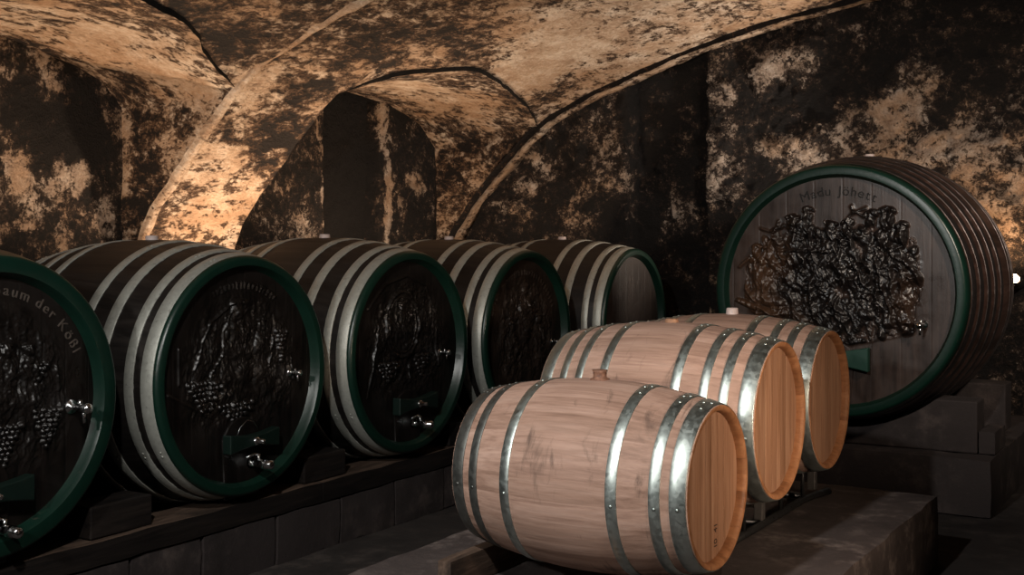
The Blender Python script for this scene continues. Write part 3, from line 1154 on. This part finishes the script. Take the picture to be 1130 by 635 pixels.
def arc_text(txt, R, ang_mid, size, parent, mat, x, z0, extr=0.002, gap=.01):
    """lettering bent along a circle on a head facing +X"""
    def put(u, v, w_):
        a = ang_mid - u / R
        return (x + w_, (R + v) * math.cos(a), z0 + (R + v) * math.sin(a))
    lettering(txt, size, extr, gap, put, parent, mat)


def door_bar(parent, y, z, half, waist, tip, x, mat, rot=0.0):
    """bow-tie shaped clamping bar across the little manway door"""
    pts = []
    for s_ in (1,):
        N_ = 10
        up = [(-half, tip)] + [(-half + 2 * half * i / N_, waist + (tip - waist) * abs(2 * i / N_ - 1) ** 1.6) for i in range(1, N_)] + [(half, tip)]
        dn = [(q[0], -q[1]) for q in up[::-1]]
        pts = [(y + a, z + b) for a, b in (up + dn)][::-1]
    b = MB()
    b.prism(pts, 0, x, x + 0.055)
    return b.build('door_bar', mat, parent, bevel=0.006)


def big_tap(parent, y, z, x, sc=1.0):
    t = MB()
    t.lathe([(0, 0.0), (0, .030 * sc), (.012, .030 * sc), (.012, .019 * sc), (.075 * sc, .019 * sc), (.080 * sc, .025 * sc), (.115 * sc, .025 * sc), (.120 * sc, .021 * sc), (.145 * sc, .021 * sc), (.150 * sc, .012 * sc), (.150 * sc, 0.0)], 20, (x, y, z))
    t.tube([(x + .06 * sc, y, z), (x + .06 * sc, y, z + .045 * sc)], .009 * sc, 10)
    o = t.build('tap', M['chrome'], parent)
    l = MB()
    l.tube([(x + .06 * sc, y, z + .045 * sc), (x + .058 * sc, y - .03 * sc, z + .05 * sc), (x + .05 * sc, y - .075 * sc, z + .035 * sc)], [.006 * sc, .006 * sc, .008 * sc], 8)
    l.build('lever', M['chrome'], o)
    return o


def sample_tap(parent, y, z, x, sc=1.0):
    t = MB()
    t.lathe([(0, 0), (0, .020 * sc), (.008, .020 * sc), (.010, .009 * sc), (.045 * sc, .008 * sc), (.05 * sc, .014 * sc), (.075 * sc, .014 * sc), (.08 * sc, 0)], 14, (x, y, z))
    t.tube([(x + .040 * sc, y, z), (x + .040 * sc, y, z + .022 * sc)], .006 * sc, 8)
    t.tube([(x + .055 * sc, y, z - .008), (x + .055 * sc, y, z - .040 * sc)], .005 * sc, 8)
    return t.build('sample_tap', M['chrome'], parent)


def cask(loc, rz, label, L, Rh, Rb, seed, carve, head_mat, stave_mat, hoops, hoop_mat, rim_w=.056, rim_d=.019, bar=None, tap=None, samp=None, worn=True, nst=34, bung=True, brown_lit=None, hres=(190, 540), hoop_th=.0045, group=None):
    z0 = Rb
    t = thing('wine_cask', label, 'cask', loc, rz, group or ('dark casks along the left wall' if rz == 0 else None))
    mb, n, rad, tones = stave_body(L, Rh, Rb, nst, 6, .0022, seed=seed)
    # rear end: chime and flat head
    mb.lathe([(-L, Rh - .03), (-L, Rh)], n, tones=tones)
    mb.lathe([(-L + .05, 0.001), (-L + .05, Rh - .035), (-L, Rh - .03)], n, tones=tones)
    for i, q in enumerate(mb.v):
        mb.v[i] = (q[0], q[1], q[2] + z0)
    mb.build('staves', stave_mat, t)
    # green painted rim at the front
    rm = MB()
    Ri = Rh - rim_w
    rm.lathe([(-rim_d, profile_r(rim_d / L, Rh, Rb) + .001), (-rim_d + .004, profile_r(rim_d / L, Rh, Rb) + .006), (-.006, Rh + .006), (.004, Rh + .001), (.009, Rh - .010), (.006, Ri + .018)], 160, (0, 0, z0))
    rm.lathe([(.006, Ri + .018), (-.010, Ri + .008), (-.052, Ri - .004), (-.06, Ri - .012)], 160, (0, 0, z0))
    rim = rm.build('rim', M['green'], t)
    if worn:
        wn = MB()
        wn.lathe([(-.018, Ri + .0075), (-.0155, Ri + .0085), (-.0065, Ri + .0135), (-.004, Ri + .0125)], 60, (0, 0, z0), a0=-.75, a1=1.15)
        wo = wn.build('worn_edge', M['worn_edge'], rim)
        wo['label'] = 'paint worn pale along the inner edge'
    hm, att = head_relief(carve, Ri + .004, -.042, hres[0], hres[1], brown_lit, 0.0 if (rz or seed == 5) else .016)
    for i, q in enumerate(hm.v):
        hm.v[i] = (q[0], q[1], q[2] + z0)
    head = hm.build('carved_head', head_mat, t, attr=att)
    for k, (d0, d1) in enumerate(hoops):
        hb = MB()
        hoop(hb, d0, d1, L, Rh, Rb, hoop_th, 140, [(.5, a) for a in (1.9, 1.86, -2.6, -2.56)])
        for i, q in enumerate(hb.v):
            hb.v[i] = (q[0], q[1], q[2] + z0)
        hb.build('hoop', hoop_mat, t)
    if bung:
        b = MB()
        b.lathe([(2 * Rb - .012, .034), (2 * Rb + .018, .031), (2 * Rb + .022, .027), (2 * Rb + .022, .001)], 20, (-L / 2, 0, 0), axis='z')
        b.build('bung', M['silicone'], t)
    if bar:
        y, z, half, waist, tip, door = bar
        if door:
            dw, dh, dz = door
            pts = []
            for i in range(13):
                a = math.pi * i / 12
                pts.append((y - .03 + dw * math.cos(a), z0 + dz + dh * .35 + dh * .65 * math.sin(a)))
            pts += [(y - .03 - dw * .9, z0 + dz - dh * .75), (y - .03 + dw * .9, z0 + dz - dh * .75)]
            d = MB()
            d.prism(pts, 0, -.05, -.030)
            d.build('manway_door', head_mat, t, bevel=.006)
        o = door_bar(t, y, z0 + z, half, waist, tip, -.025, M['green_bar'] if rz else M['green_shaded'])
        bt = MB()
        bt.lathe([(0, .020), (.012, .020), (.012, .011), (.05, .011), (.052, 0)], 6, (.03, y, z0 + z))
        bt.build('bolt', M['chrome'], o)
    if tap:
        big_tap(t, tap[0], z0 + tap[1], -.042)
    if samp:
        sample_tap(t, samp[0], z0 + samp[1], -.042, samp[2] if len(samp) > 2 else 1.0)
    return t, z0


ROW = [(.020, .080), (.118, .165), (.27, .325), (.425, .475)]
LC = 1.30
ROWB = ROW + [(LC - b, LC - a) for a, b in ROW]
GH = [(.045, .105)]
c1, z1 = cask((-4.12, 3.003, .995 - .662), 0, 'dark cask cut off by the left picture edge, broad green rim and carved grapes', LC, .582, .662, 1, carve_first, M['carve_black'], M['dark_stave'],
              [(.20, .25), (.36, .41), (.90, .95), (1.05, 1.10), (1.2, 1.26)], M['galv_old'], rim_w=.078, rim_d=.13, bar=(-.03, -.33, .19, .030, .052, (.15, .26, -.42)), tap=(0.03, -.475), samp=(.385, -.045, 1.5))
c2, z2 = cask((-4.12, 4.385, .983 - .650), 0, 'nearest dark cask with its whole green-rimmed carved head in view, tap at the bottom', LC, .568, .652, 2, carve_second, M['carve_black'], M['dark_stave'],
              ROWB, M['galv_old'], bar=(.03, -.315, .17, .026, .046, (.13, .22, -.42)), tap=(.06, -.43), samp=(.35, -.02))
c3, z3 = cask((-4.12, 5.745, .99 - .655), 0, 'dark cask with an oval medallion carved on its head, middle of the left row', LC, .572, .656, 3, carve_third, M['carve_black'], M['dark_stave'],
              ROWB, M['galv_old'], bar=(.03, -.30, .19, .026, .05, (.13, .20, -.42)), tap=(.05, -.42), samp=(.33, -.03), worn=False)
c4, z4 = cask((-4.12, 7.085, .985 - .650), 0, 'dark cask whose carved head shines brown at the top, before the last of the row', LC, .568, .650, 4, carve_fourth, M['carve_brown'], M['dark_stave'],
              ROWB, M['galv_old'], samp=(.36, -.06, .8), worn=False)
c5, z5 = cask((-4.05, 8.60, .993 - .640), 0, 'farthest dark cask of the left row, by the end wall, plain brown head', LC, .560, .640, 5, carve_fifth, M['plain_head'], M['dark_stave'],
              ROWB, M['galv_old'], worn=False)

# lettering carved around the first cask's head
hd1 = [o for o in c1.children if o.name.startswith('carved_head')][0]
arc_text('Baum der K\u00f6\u00dfl', .435, .95, .060, hd1, M['letter'], -.040, z1, .003, .016)

# the big cask by the end wall
LB, RBH, RBB = 1.62, .772, .872
cb, zb = cask((-2.186, 7.516, 1.317 - RBB), -math.pi / 2, 'huge cask by the end wall with a crowd of figures carved on its head', LB, RBH, RBB, 9, big_height, M['carve_big'], M['red_stave'],
              [(.085, .15), (.205, .265), (.335, .395), (.47, .53), (.62, .68), (LB - .68, LB - .62), (LB - .53, LB - .47), (LB - .36, LB - .3), (LB - .14, LB - .05)], M['dark_hoop'], rim_w=.066, rim_d=.055, hoop_th=.0025,
              bar=(-.06, -.415, .27, .036, .075, None), samp=(.52, -.19, 1.5), worn=False, nst=40, brown_lit=big_brown_lit, hres=(300, 900))
hb_ = [o for o in cb.children if o.name.startswith('carved_head')][0]
arc_text('Madu J\u00f6hett', .595, 1.545, .082, hb_, M['ink'], -.040, zb, .0015, .012)
# manway outline at the foot of the big head
d = MB()
pts = []
for i in range(17):
    a = math.pi * i / 16
    pts.append((-.075 + .185 * math.cos(a), zb - .42 + .12 * math.sin(a) + .0))
pts += [(-.075 - .165, zb - .66), (-.075 + .165, zb - .66)]
d.prism(pts, 0, -.05, -.034)
dd = d.build('manway_door', M['carve_big'], cb, bevel=.006)

# wire loop over the second cask's bar
wl = MB()
wl.tube([(-.02, -.055, z2 - .30), (-.01, -.04, z2 - .25), (0, .0, z2 - .215), (0, .04, z2 - .225), (0, .075, z2 - .265)], .0022, 6)
wl.build('wire_loop', M['chrome'], c2)

# cradle blocks on the plinth below the big cask
for k, (ya, yb, lab) in enumerate(((7.74, 7.98, 'dark stone cradle block under the front of the huge carved cask'), (8.75, 8.99, 'dark stone cradle block under the rear of the huge carved cask'))):
    r_c = profile_r((ya - 7.516 + .12) / LB, RBH, RBB) + .006
    r_c = max(r_c, profile_r((ya - 7.516 + .24) / LB, RBH, RBB) + .006, profile_r((ya - 7.516) / LB, RBH, RBB) + .006)
    cx, cz = -2.186, 1.317
    x0, x1, zt = -2.98, -1.39, .66
    a_ = math.asin((cz - zt) / r_c)
    pts = [(x0, .345), (x1, .345), (x1, zt)]
    for i in range(25):
        t_ = -a_ + (-math.pi + 2 * a_) * i / 24
        pts.append((cx + r_c * math.cos(t_), cz + r_c * math.sin(t_)))
    pts.append((x0, zt))
    b = MB()
    b.prism(pts, 1, ya, yb)
    tag(b.build('cradle_block', M['block'], bevel=.01), lab, 'block')
b = MB()
rough_box(b, -1.385, -1.285, 7.74, 8.1, .347, .485, .05, .006, .01)
tag(b.build('stone_block', M['block']), 'low stone block beside the cradle, right of the huge cask', 'block')

# chocks between the casks on the front timber
ys = [3.003, 4.385, 5.745, 7.085, 8.60]
names = ['first and second', 'second and third', 'third and fourth', 'fourth and last']
for i in range(4):
    ym = (ys[i] + ys[i + 1]) / 2
    b = MB()
    Rq = .645
    cz = .99
    pts = []
    top = .50
    hw = .17
    for sgn, yc in ((-1, ys[i]), (1, ys[i + 1])):
        pass
    zz = np.linspace(.364, top, 6)
    left = [(ys[i] + math.sqrt(max(0, Rq ** 2 - (cz - z) ** 2)) + .004, z) for z in zz]
    right = [(ys[i + 1] - math.sqrt(max(0, Rq ** 2 - (cz - z) ** 2)) - .004, z) for z in zz]
    # trim to a block on each side of the gap
    pts = [(max(a, ym - hw), z) for a, z in left] + [(min(a, ym + hw), z) for a, z in right[::-1]]
    b.prism(pts[::-1], 0, -4.37, -4.20)
    tag(b.build('wooden_chock', M['dark_beam'], bevel=.006), 'blackened wooden chock wedged between the %s casks of the left row' % names[i], 'chock', 'chocks between the dark casks')

# ------------------------------------------------------------------ pale barrels


def barrel(loc, label, L, Rh, Rb, seed, hoops, hoop_mats, bung_kind, bung_x, stamp=None, group=None):
    t = thing('oak_barrel', label, 'barrel', loc, 0, 'pale oak barrels on the platform')
    z0 = Rb
    nst = 27
    mb, n, rad, tones = stave_body(L, Rh, Rb, nst, 6, .0011, seed=seed, nx=44)
    for i, q in enumerate(mb.v):
        mb.v[i] = (q[0], q[1], q[2] + z0)
    mb.build('staves', M['oak'], t)
    for end in (0, 1):
        sx = 1 if end == 0 else -1
        ox = 0 if end == 0 else -L
        ch = MB()
        pr = [(ox, Rh - .0005), (ox + sx * .002, Rh - .004), (ox - sx * .001, Rh - .017), (ox - sx * .016, Rh - .023), (ox - sx * .034, Rh - .024)]
        if end:
            pr = pr[::-1]
        ch.lathe(pr[::-1], n, (0, 0, z0), tones=tones)
        ch.build('chime', M['oak_chime'], t)
        # head boards
        hd = MB()
        Rr = Rh - .0235
        nb = 9
        rs = random.Random(seed * 7 + end)
        edges = [-Rr]
        ws = [rs.uniform(.7, 1.3) for _ in range(nb)]
        for w_ in ws:
            edges.append(edges[-1] + 2 * Rr * w_ / sum(ws))
        xh = ox - sx * .032
        for k in range(nb):
            a, b = edges[k] + .0004, edges[k + 1] - .0004
            hd.t = rs.random()
            hd.sm = False
            Y = np.linspace(a, b, 8)
            T = np.linspace(-1, 1, 14)
            zz = np.sqrt(np.maximum(0, Rr ** 2 - Y ** 2))
            P = np.zeros((8, 14, 3))
            lip = np.array([-.0012, 0, 0, 0, 0, 0, 0, -.0012])
            P[..., 0] = xh + sx * lip[:, None]
            P[..., 1] = Y[:, None]
            P[..., 2] = zz[:, None] * T[None] + z0
            hd.grid(P, flip=bool(end))
        ho = hd.build('head', M['oak_head'], t)
        if end == 0 and stamp:
            lettering(stamp, .040, .0004, .006, lambda u, v, w_: (xh + .0012 + w_, .06 - v, z0 - .18 + u), ho, M['burn'])
    for (d0, d1), hm in zip(hoops, hoop_mats):
        hb = MB()
        dm = (d0 + d1) / 2
        hoop(hb, d0, d1, L, Rh, Rb, .003, 140, [(.5, math.pi + .10), (.3, math.pi / 2 + .05), (.7, math.pi / 2 + .12), (.5, math.pi / 2 + .30)])
        for i, q in enumerate(hb.v):
            hb.v[i] = (q[0], q[1], q[2] + z0)
        hb.build('hoop', hm, t)
    b = MB()
    if bung_kind == 'rust':
        b.lathe([(2 * Rb - .014, .040), (2 * Rb + .002, .036), (2 * Rb + .006, .025), (2 * Rb + .026, .0255), (2 * Rb + .034, .030), (2 * Rb + .034, .020), (2 * Rb + .028, .001)], 24, (bung_x, 0, 0), axis='z')
        b.build('bung', M['rust'], t)
    else:
        hh = .014 if bung_kind == 'flat' else .030
        b.lathe([(2 * Rb - .01, .031), (2 * Rb + hh - .003, .028), (2 * Rb + hh, .024), (2 * Rb + hh, .001)], 24, (bung_x, 0, 0), axis='z')
        b.build('bung', M['oak_head'] if bung_kind == 'flat' else M['silicone'], t)
    return t


G, D_, O_ = M['galv'], M['dull_hoop'], M['galv_old']
L1 = .930
barrel((-1.582, 4.037, .776 - .350), 'front pale oak barrel with six hoops, rusty bung and stamped head', L1, .286, .350, 21,
       [(.004, .058), (.088, .126), (.235, .275), (L1 - .275, L1 - .235), (L1 - .126, L1 - .088), (L1 - .058, L1 - .004)], [G, G, G, G, D_, D_], 'rust', -L1 / 2, '10 41')
L2 = .965
h8 = lambda L: [(.004, .062), (.105, .140), (.185, .220), (.30, .338), (L - .338, L - .30), (L - .220, L - .185), (L - .140, L - .105), (L - .062, L - .004)]
barrel((-1.63, 4.845, .903 - .384), 'middle pale oak barrel with eight hoops and a flush wooden bung', L2, .320, .384, 22, h8(L2), [G] * 8, 'flat', -L2 / 2)
barrel((-1.665, 5.655, .893 - .384), 'rearmost pale oak barrel, white bung on its top, nearest the huge cask', L2, .320, .384, 23, h8(L2), [G] * 8, 'white', -L2 / 2)

# planks under the front barrel
for (x0, x1, y0, y1, lab) in ((-2.60, -2.535 + .0, 3.70, 4.62, 'blackened plank on edge under the rear end of the front pale barrel'),
                              (-1.815, -1.745, 3.72, 4.82, 'blackened plank on edge under the stamped head end of the front pale barrel')):
    pass
b = MB(); rough_box(b, -2.535, -2.475, 3.69, 4.36, .353, .470, .05, .003, .006)
tag(b.build('wooden_plank', M['old_beam']), 'dark plank on edge under the left end of the front pale barrel', 'plank')
b = MB(); rough_box(b, -1.80, -1.725, 3.66, 4.44, .353, .444, .05, .003, .006)
tag(b.build('wooden_plank', M['dark_beam']), 'black plank on edge under the stamped head end of the front pale barrel', 'plank')
b = MB()
b.prism([(3.60, .354), (3.80, .354), (3.80, .362), (3.60, .415)], 0, -1.97, -1.90)
tag(b.build('wooden_wedge', M['oak_head']), 'small light wooden wedge in front of the front pale barrel', 'wedge')

# ------------------------------------------------------------------ steel rack under the two rear barrels
rk = thing('barrel_rack', 'black tubular steel rack carrying the middle and rearmost pale barrels', 'rack', (0, 0, .353))
for xs in (-1.85, -2.40):
    r = MB()
    r.tube([(xs, 4.52, .020), (xs, 5.85, .020), (xs + .02, 5.98, .021), (xs + .05, 6.08, .022)], .018, 12)
    r.build('rail', M['steel_black'], rk)
    for y in (5.25, 6.02):
        p = MB()
        p.box(xs - .035, xs + .005, y - .02, y + .02, .036, .20)
        p.build('post', M['steel_grey'], rk, bevel=.004)
    for yc, Rb_, zc in ((4.845, .384, .903), (5.655, .384, .893)):
        dd_ = (-1.64 - xs)
        rr = profile_r(dd_ / .965, .320, .384) + .009
        aa = MB()
        aa.tube([(xs, yc + rr * math.sin(a), zc - .353 - rr * math.cos(a)) for a in np.linspace(-.5, .5, 13)], .007, 8)
        aa.build('cradle_arm', M['steel_black'], rk)
        for sg in (-.45, .45):
            q = MB()
            q.tube([(xs, yc + rr * math.sin(sg), .03), (xs, yc + rr * math.sin(sg), zc - .353 - rr * math.cos(sg))], .010, 8)
            q.build('strut', M['steel_black'], rk)
for y in (4.60, 5.25, 5.90):
    q = MB()
    q.tube([(-2.40, y, .020), (-1.85, y, .020)], .014, 10)
    q.build('crossbar', M['steel_black'], rk)

# ------------------------------------------------------------------ flood lamps hidden behind the casks (the last one added for the vault), wall lamp by the big cask
for i, (pos, aim, pw, cone) in enumerate(FLOODS):
    t = thing('flood_lamp', 'small floor flood lamp standing behind the dark casks, %s' % ('between third and fourth', 'by the near niche', 'by the far niche', 'unseen behind the huge cask, added to light the vault')[i], 'lamp', (pos[0], pos[1], 0.0))
    b = MB()
    gz = .345 if i == 3 else 0.0
    b.tube([(0, 0, gz + 0.01), (0, 0, pos[2] - .1)], .012, 8)
    b.lathe([(gz, .001), (gz, .12), (gz + .02, .12), (gz + .02, .001)], 20, (0, 0, 0), axis='z')
    b.build('stand', M['steel_black'], t)
    hs = MB()
    hs.lathe([(pos[2] - .11, .001), (pos[2] - .11, .05), (pos[2] - .03, .075), (pos[2] - .02, .075), (pos[2] - .03, .068), (pos[2] - .06, .05)], 20, axis='z')
    hs.build('housing', M['steel_black'], t)
    gl = MB()
    gl.lathe([(pos[2] - .04, .001), (pos[2] - .04, .062)], 20, axis='z')
    gl.build('lens', M['lamp'], t)
    l = bpy.data.lights.new('flood_light', 'SPOT')
    l.energy = pw
    l.color = (1.0, 0.69, 0.45) if i < 3 else (1.0, 0.82, 0.66)
    l.spot_size = math.radians(cone)
    l.spot_blend = .6
    l.shadow_soft_size = .05
    lo = bpy.data.objects.new('flood_light', l)
    COL.objects.link(lo)
    lo.location = pos
    lo.rotation_euler = (Vector(aim) - Vector(pos)).to_track_quat('-Z', 'Y').to_euler()

wp = on_y(1119, 308, 9.62)
t = thing('wall_lamp', 'small glowing wall lamp on the end wall at the right edge of the huge cask', 'lamp', tuple(wp))
b = MB()
b.lathe([(.28, .05), (.10, .05), (.08, .02), (.0, .02)], 16, (0, 0, -.03), axis='y')
b.build('bracket', M['steel_black'], t)
g = MB()
g.lathe([(-.03, .001), (-.028, .02), (-.015, .036), (.008, .040), (.022, .03), (.034, .015), (.036, .001)], 20, (0, 0, 0), axis='z')
g.build('glass', M['lamp'], t)
l = bpy.data.lights.new('wall_lamp_light', 'SPOT')
l.energy = 24
l.color = (1.0, 0.62, 0.34)
l.spot_size = math.radians(165)
l.spot_blend = .5
l.shadow_soft_size = .05
lo = bpy.data.objects.new('wall_lamp_light', l)
COL.objects.link(lo)
lo.location = (wp[0], wp[1] - .06, wp[2] + .06)
lo.rotation_euler = Vector((0, .25, 1)).to_track_quat('-Z', 'Y').to_euler()
